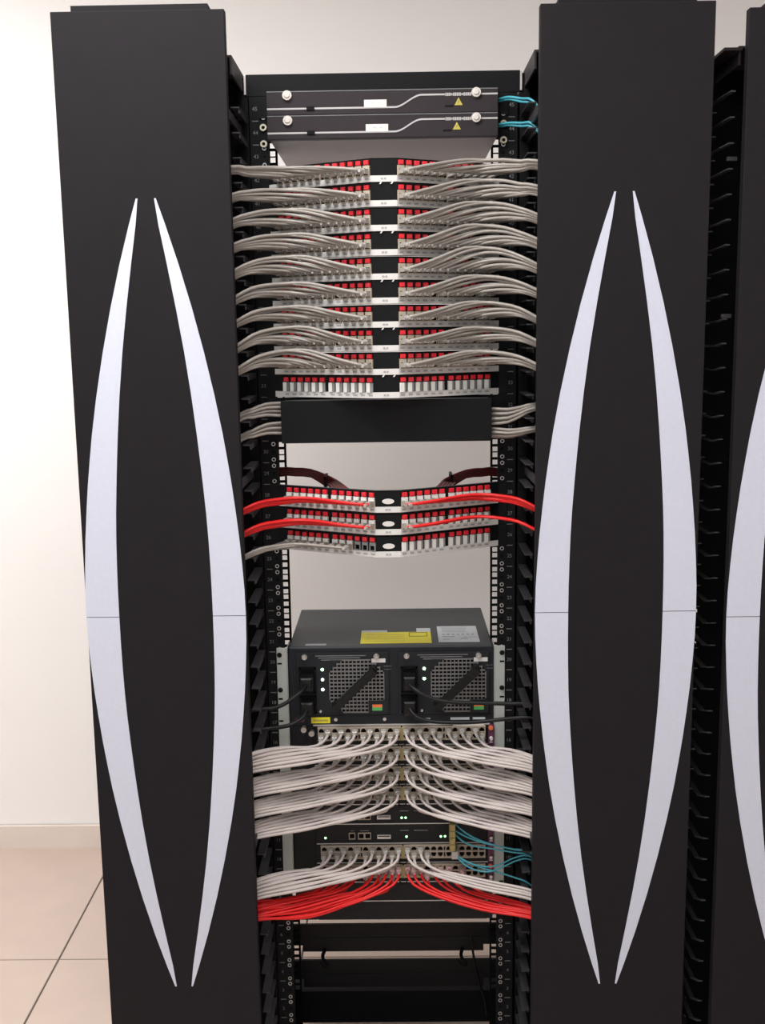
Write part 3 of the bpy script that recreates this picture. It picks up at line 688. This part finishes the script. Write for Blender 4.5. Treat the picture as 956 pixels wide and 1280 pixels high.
# fan tray at the side of the cards
ft = MB().box(-0.2130, -0.1680, -0.0040, -0.0010, ZB + 0.001, s0 - 0.002).build('fan_tray', 'card_black', sw)
for (x, z) in ((-0.1855, 0.8125), (-0.1690, 0.8040), (-0.1905, 0.3900)):
    MB().cyl((x, -0.0040, z), (0, -1, 0), 0.0055, 0.0048, 0.010, 14).cyl((x, -0.0140, z), (0, -1, 0), 0.0066, 0.0060, 0.005, 14).build('thumb_screw', 'steel', ft)
SL = (s0 - ZB) / 10
CXC = 0.0210
def col_x(kx): return 0.0095 + 0.0142 * kx + (0.0042 if kx >= 6 else 0)
def card(i, kind):
    zt, zb = s0 - SL * i, s0 - SL * (i + 1)
    nm = {'line': 'line_card', 'sup': 'supervisor_card', 'blank': 'blank_panel'}[kind]
    c_ = MB().box(-0.1650, 0.2020, -0.0050, -0.0010, zb + 0.0010, zt - 0.0010).build(nm, 'card_black', sw)
    if kind != 'blank' or i == 8:
        MB().box(-0.1650, 0.2040, -0.0064, -0.0046, zb - 0.0004, zb + 0.0014).build('lower_edge', 'edge_silver', c_)
    if kind == 'line':
        pb = MB()
        z1, z2, z3 = zt - 0.0045, zt - 0.0175, zt - 0.0315
        for side in (-1, 1):
            xa, xb = CXC + side * 0.0015, CXC + side * (col_x(11) + 0.0078)
            for z in (z1, z2, z3): pb.box(xa, xb, -0.0100, -0.0048, z - 0.0016, z + 0.0016)
            for kx in range(12):
                for e in (-1, 1):
                    x = CXC + side * (col_x(kx) + e * 0.0064); pb.box(x - 0.0010, x + 0.0010, -0.0098, -0.0048, z3, z1)
                x = CXC + side * col_x(kx)
                pb.box(x - 0.0060, x + 0.0060, -0.0060, -0.0049, z3, z1, 1)
                for z in (z1 - 0.0022, z3 + 0.0022): pb.box(x - 0.0060, x - 0.0034, -0.0094, -0.0052, z - 0.0022, z + 0.0022); pb.box(x + 0.0034, x + 0.0060, -0.0094, -0.0052, z - 0.0022, z + 0.0022)
        pb.build('port_block', ['port_beige', 'hole_dark'], c_)
        MB().box(CXC - 0.0032, CXC + 0.0032, -0.0115, -0.0050, zb + 0.012, zt - 0.006).build('centre_spacer', 'fibre_yellow', c_)
        tb_ = MB().tube([(CXC - 0.0075, -0.010, zb + 0.002), (CXC - 0.006, -0.018, zb + 0.004), (CXC, -0.021, zb + 0.0048), (CXC + 0.006, -0.018, zb + 0.004), (CXC + 0.0075, -0.010, zb + 0.002)], 0.0016, 6)
        tb_.build('pull_tab', 'matt_black', c_)
    if kind in ('line', 'sup'):
        lv = MB().box(0.2045, 0.2160, -0.0085, -0.0010, zb + 0.0012, zt - 0.0012).build('ejector_lever', 'lever_purple', c_)
        MB().cyl((0.2105, -0.0085, zb + 0.014), (0, -1, 0), 0.0042, 0.0034, 0.006, 12).build('captive_screw', 'steel' if i != 0 else 'label_white', lv)
        if i in (0, 7): MB().cyl((0.2100, -0.0080, zt - 0.008), (0, -1, 0), 0.0055, 0.0045, 0.003, 12).build('orange_dot', 'label_orange', lv)
        MB().box(0.2075, 0.2140, -0.0092, -0.0080, zb + 0.004, zb + 0.007).build('lever_print', 'label_grey', lv)
    if kind == 'sup':
        usb = MB(); z = zb + 0.012; usb.box(-0.0340, -0.0050, -0.0090, -0.0048, z, z + 0.0085).box(-0.0320, -0.0070, -0.0094, -0.0089, z + 0.0050, z + 0.0070, 1)
        usb.build('card_slot', ['edge_silver', 'hole_dark'], c_)
        leds = [(0.0190, 0.0137), (0.0275, 0.0137)] if i == 4 else [(-0.1460, 0.0135), (0.0290, 0.0150), (0.1030, 0.0148), (0.1120, 0.0150)]
        for (x, dz) in leds: MB().cyl((x, -0.0050, zb + dz), (0, -1, 0), 0.0025, 0.0020, 0.002, 8).build('led', 'led_green', c_)
        for x in (-0.0885, -0.0685, -0.0545):
            rj = MB(); z = zb + 0.0125
            rj.box(x - 0.0068, x + 0.0068, -0.0085, -0.0048, z + 0.0115, z + 0.0130).box(x - 0.0068, x + 0.0068, -0.0085, -0.0048, z - 0.0015, z)
            rj.box(x - 0.0068, x - 0.0054, -0.0085, -0.0048, z, z + 0.0115).box(x + 0.0054, x + 0.0068, -0.0085, -0.0048, z, z + 0.0115)
            rj.box(x - 0.0054, x + 0.0054, -0.0056, -0.0048, z, z + 0.0115, 1)
            rj.build('management_port', ['port_beige', 'hole_dark'], c_)
        pr = MB()
        for x0, x1 in ((-0.092, -0.084), (-0.071, -0.052), (0.015, 0.034), (0.045, 0.075)): pr.box(x0, x1, -0.0054, -0.0049, zb + 0.0285, zb + 0.0300)
        tag(pr.build('print', 'mark_grey', c_), kind='stuff')
    return c_
for i in range(10): card(i, 'line' if i in (0, 1, 2, 3, 6, 7) else ('sup' if i in (4, 5) else 'blank'))

# ------------------------------------------------------------------ cables on the line cards
def switch_cable(i, side, kx, m, label, group, d0, d1, r=0.0031, sag=0.0, plug=('plug_clear', 'boot_grey'), low=0.012, jit=0.0009, n=26, name='switch_cable', frac=None):
    """d0: drop of the outermost cable at the manager, d1: drop of the innermost"""
    zt = s0 - SL * i; z = zt - 0.0115 - (0.0 if kx % 2 == 0 else low)
    x0 = CXC + side * col_x(kx)
    t = 1 - kx / 11.0 if frac is None else frac
    drop = d0 + (d1 - d0) * t
    zc = zt - 0.0115
    nl = 6.0; lane = min(nl - 1, math.floor(t * nl * 0.999)); back = 0.0 if frac is not None else (0.0 if kx % 2 else 0.0065)
    drop = d0 + 0.003 + (d1 - d0 - 0.007) * (lane / (nl - 1) if frac is None else t)
    ze = zc - drop + rnd.uniform(-jit, jit) + (0.0012 if back else 0)
    yb = -0.124 - 0.014 * t + back
    xe = side * 0.2800; L = abs(xe - x0)
    pts = [(x0, -0.010, z), (x0, -0.034, z - 0.001), (x0 + side * min(0.012, L * 0.1), -0.052, z - 0.010 - 0.10 * drop),
           (x0 + side * L * 0.26, -0.072, zc - (0.50 * drop) - 0.008 - sag * 0.5),
           (x0 + side * L * 0.62, yb + 0.030, zc - 0.88 * drop - sag + rnd.uniform(-0.0008, 0.0008)),
           (xe, yb, ze), (xe + side * 0.045, yb - 0.002, ze - 0.025), (xe + side * 0.085, yb + 0.03, ze - 0.10)]
    return cable(name, pts, r, m, label, 'network cable', group, (plug[0], plug[1], 0.0), n=n)
CARD = ['topmost', 'second', 'third', 'fourth']
for i in range(4):
    for side in (-1, 1):
        lr = 'left' if side < 0 else 'right'
        d0, d1 = ((0.002, 0.040), (0.012, 0.046), (0.017, 0.046), (0.017, 0.048))[i] if side < 0 else ((0.012, 0.044), (0.016, 0.048), (0.017, 0.047), (0.018, 0.050))[i]
        for kx in range(12):
            switch_cable(i, side, kx, 'cable_pale', f'pale grey cable in the {NTH[kx]} port {lr} of centre, {CARD[i]} line card', f'pale cables, {lr} half, line card {i + 1}', d0, d1)
for kx in range(12): switch_cable(6, -1, kx, 'cable_pale', f'pale grey cable just above the red ones, {NTH[kx]} port left of centre', 'pale cables, left, card below the supervisors', 0.007, 0.046)
for kx in (0, 1, 2, 3): switch_cable(6, 1, kx, 'cable_pale', f'pale grey cable just above the red ones, {NTH[kx]} port right of centre', 'pale cables, right, card below the supervisors', 0.026, 0.050, frac=1 - kx / 4.0)
for q in range(20):
    kx = q * 11.4 / 19
    kxi = min(11, int(kx)) if q % 2 == 0 else min(11, int(round(kx)))
    switch_cable(7, -1, kxi, 'cable_red', 'red cable sweeping left from the lowest populated line card', 'red cables, left, lowest populated card', 0.013, 0.050, r=0.0028,
                 sag=rnd.uniform(-0.001, 0.016), plug=('plug_pink', 'plug_pink'), low=0.013 * (q % 2) + 0.001, jit=0.004)
for q in range(13):
    kxi = min(8, q * 9 // 13)
    switch_cable(7, 1, kxi, 'cable_red', 'red cable sweeping right from the lowest populated line card', 'red cables, right, lowest populated card', 0.022, 0.050, r=0.0028,
                 sag=rnd.uniform(0.0, 0.006), plug=('plug_pink', 'plug_pink'), low=0.013 * (q % 2) + 0.001, jit=0.003, frac=1 - q / 12.0)

# ------------------------------------------------------------------ fibre and power cables
def plain(name, pts, r, m, label, cat, group=None, n=30, sides=8): return cable(name, pts, r, m, label, cat, group, None, n, sides)
for (z, e, w) in ((2.0760, 2.0605, 'upper'), (2.0290, 2.0190, 'lower')):
    for q in range(2):
        dz = -0.0032 * q; dy = 0.004 * q
        plain('fibre_cable', [(0.180, 0.010 + dy, z + dz), (0.2215, -0.014 + dy, z + dz), (0.240, -0.032 + dy, z + dz - 0.0005), (0.262, -0.055 + dy, (z + e * 1.2) / 2.2 + dz * 1.5), (0.280, -0.070 + dy, e + dz * 1.6), (0.305, -0.080, e - 0.04), (0.330, -0.07, e - 0.14)],
              0.0024, 'cable_aqua', f'aqua fibre cable emerging beside the {w} fibre drawer', 'fibre cable', f'aqua fibres beside the {w} drawer')
# stack of fibre connectors on the supervisor cards
fc = empty('fibre_connector_stack', (0.127, -0.03, 0.529)); tag(fc, 'yellowish stack of fibre connectors plugged into the supervisor cards', 'connector')
for i in range(5):
    z = 0.6080 - i * 0.0155
    if i < 4:
        MB().cbox(0.1205, 0.1325, -0.042, -0.0055, z - 0.0145, z, 0.0012).build('connector', 'fibre_yellow', fc)
    else:
        MB().cbox(0.1245, 0.1385, -0.042, -0.0055, z - 0.017, z, 0.0012).build('connector', 'plug_clear', fc)
aq = [[(0.131, -0.030, 0.606), (0.150, -0.042, 0.593), (0.178, -0.052, 0.580), (0.215, -0.062, 0.571), (0.250, -0.072, 0.5675), (0.285, -0.08, 0.566), (0.32, -0.085, 0.54)],
      [(0.131, -0.030, 0.590), (0.155, -0.044, 0.582), (0.190, -0.056, 0.574), (0.225, -0.064, 0.569), (0.255, -0.072, 0.5655), (0.285, -0.08, 0.563), (0.32, -0.085, 0.53)],
      [(0.131, -0.030, 0.582), (0.148, -0.044, 0.572), (0.170, -0.054, 0.566), (0.210, -0.064, 0.564), (0.250, -0.074, 0.561), (0.285, -0.08, 0.556), (0.32, -0.085, 0.52)],
      [(0.136, -0.036, 0.536), (0.150, -0.046, 0.530), (0.172, -0.054, 0.5235), (0.200, -0.060, 0.5215), (0.225, -0.066, 0.530), (0.255, -0.072, 0.548), (0.285, -0.08, 0.555), (0.32, -0.085, 0.53)],
      [(0.136, -0.036, 0.532), (0.152, -0.048, 0.520), (0.178, -0.056, 0.511), (0.205, -0.062, 0.512), (0.232, -0.068, 0.526), (0.258, -0.074, 0.542), (0.285, -0.08, 0.548), (0.32, -0.085, 0.52)],
      [(0.136, -0.036, 0.530), (0.155, -0.046, 0.525), (0.185, -0.056, 0.518), (0.222, -0.064, 0.5105), (0.255, -0.072, 0.503), (0.283, -0.08, 0.494), (0.315, -0.085, 0.46)]]
aql = ['topmost aqua fibre leaving the connector stack, running to the cable manager', 'second aqua fibre from the upper connectors', 'third aqua fibre, lowest of the upper three',
       'aqua fibre that dips and climbs again, upper of two', 'aqua fibre that dips lowest and climbs again', 'single aqua fibre sloping down below the others']
for pts, lb in zip(aq, aql): plain('fibre_cable', pts, 0.0019, 'cable_aqua', lb, 'fibre cable', 'aqua fibres at the supervisor cards', sides=6)
# black mains leads
def lead(pts, label, plugx, plugz):
    o = plain('power_lead', pts, 0.0042, 'cable_black', label, 'power lead', 'mains leads of the power supplies')
    base = Vector(pts[0])
    MB().cbox(plugx - 0.0125, plugx + 0.0125, -0.042, -0.0085, plugz - 0.0150, plugz + 0.0150, 0.003).build('plug', 'cable_black', o)
    return o
lead([(-0.1755, -0.040, 0.9170), (-0.1830, -0.058, 0.9120), (-0.1990, -0.070, 0.9020), (-0.2200, -0.076, 0.8900), (-0.2420, -0.080, 0.8835), (-0.2700, -0.086, 0.8830), (-0.310, -0.09, 0.87), (-0.34, -0.08, 0.80)], 'black mains lead from the upper socket of the power supply with three lights', -0.1755, 0.9180)
lead([(-0.1755, -0.040, 0.8640), (-0.1830, -0.056, 0.8540), (-0.2050, -0.068, 0.8440), (-0.2300, -0.074, 0.8405), (-0.2650, -0.084, 0.8400), (-0.310, -0.09, 0.83), (-0.34, -0.08, 0.76)], 'black mains lead from the lower socket of the power supply with three lights', -0.1755, 0.8645)
lead([(0.0385, -0.040, 0.9170), (0.0520, -0.056, 0.9100), (0.0820, -0.064, 0.8960), (0.1250, -0.070, 0.8890), (0.1800, -0.074, 0.8880), (0.2350, -0.080, 0.8880), (0.2800, -0.088, 0.8890), (0.32, -0.09, 0.87), (0.345, -0.08, 0.80)], 'black mains lead crossing the handle of the power supply with two lights', 0.0385, 0.9180)
lead([(0.0385, -0.040, 0.8640), (0.0520, -0.052, 0.8520), (0.0820, -0.058, 0.8440), (0.1300, -0.064, 0.8430), (0.1800, -0.068, 0.8455), (0.2300, -0.076, 0.8535), (0.2800, -0.088, 0.8610), (0.32, -0.09, 0.85), (0.345, -0.08, 0.78)], 'lower black mains lead of the power supply with two lights', 0.0385, 0.8645)

# ------------------------------------------------------------------ rear bars in the open bottom bay
def rear_bar(z0, z1, zl, label, hooks):
    r = empty('lacing_bar', (0, 0.17, z0)); tag(r, label, 'cable bar', 'black bars across the open bottom bay')
    MB().box(-0.2380, 0.2380, PD + 0.006, PD + 0.012, zl, z1).box(-0.2170, 0.2080, PD + 0.006, PD + 0.012, z0, zl).build('bar', 'bar_grey', r)
    MB().box(-0.2100, 0.2060, PD + 0.0045, PD + 0.006, (z0 + z1) / 2 - 0.0008, (z0 + z1) / 2 + 0.0008).build('crease', 'chassis_front', r)
    for x in hooks:
        MB().tube(spline([(x, PD + 0.005, z0 + 0.006), (x - 0.004, PD - 0.02, z0 + 0.002), (x + 0.006, PD - 0.036, z0 - 0.008), (x + 0.002, PD - 0.024, z0 - 0.018), (x - 0.008, PD - 0.004, z0 - 0.020)], 16), 0.0042, 6).build('hook', 'matt_black', r)
    return r
rear_bar(0.2000, 0.2690, 0.2160, 'upper black bar across the open bottom bay, carrying two hooks', (-0.165, 0.158))
rear_bar(0.1085, 0.1780, 0.1300, 'lower black bar across the open bottom bay, close to the floor', ())
plain('loose_wire', [(0.176, PD - 0.03, 0.262), (0.180, PD - 0.036, 0.225), (0.186, PD - 0.038, 0.185), (0.196, PD - 0.036, 0.140), (0.208, PD - 0.03, 0.100), (0.214, PD - 0.02, 0.05)], 0.0028, 'cable_black', 'thin black wire hanging in front of the bottom bars', 'wire')
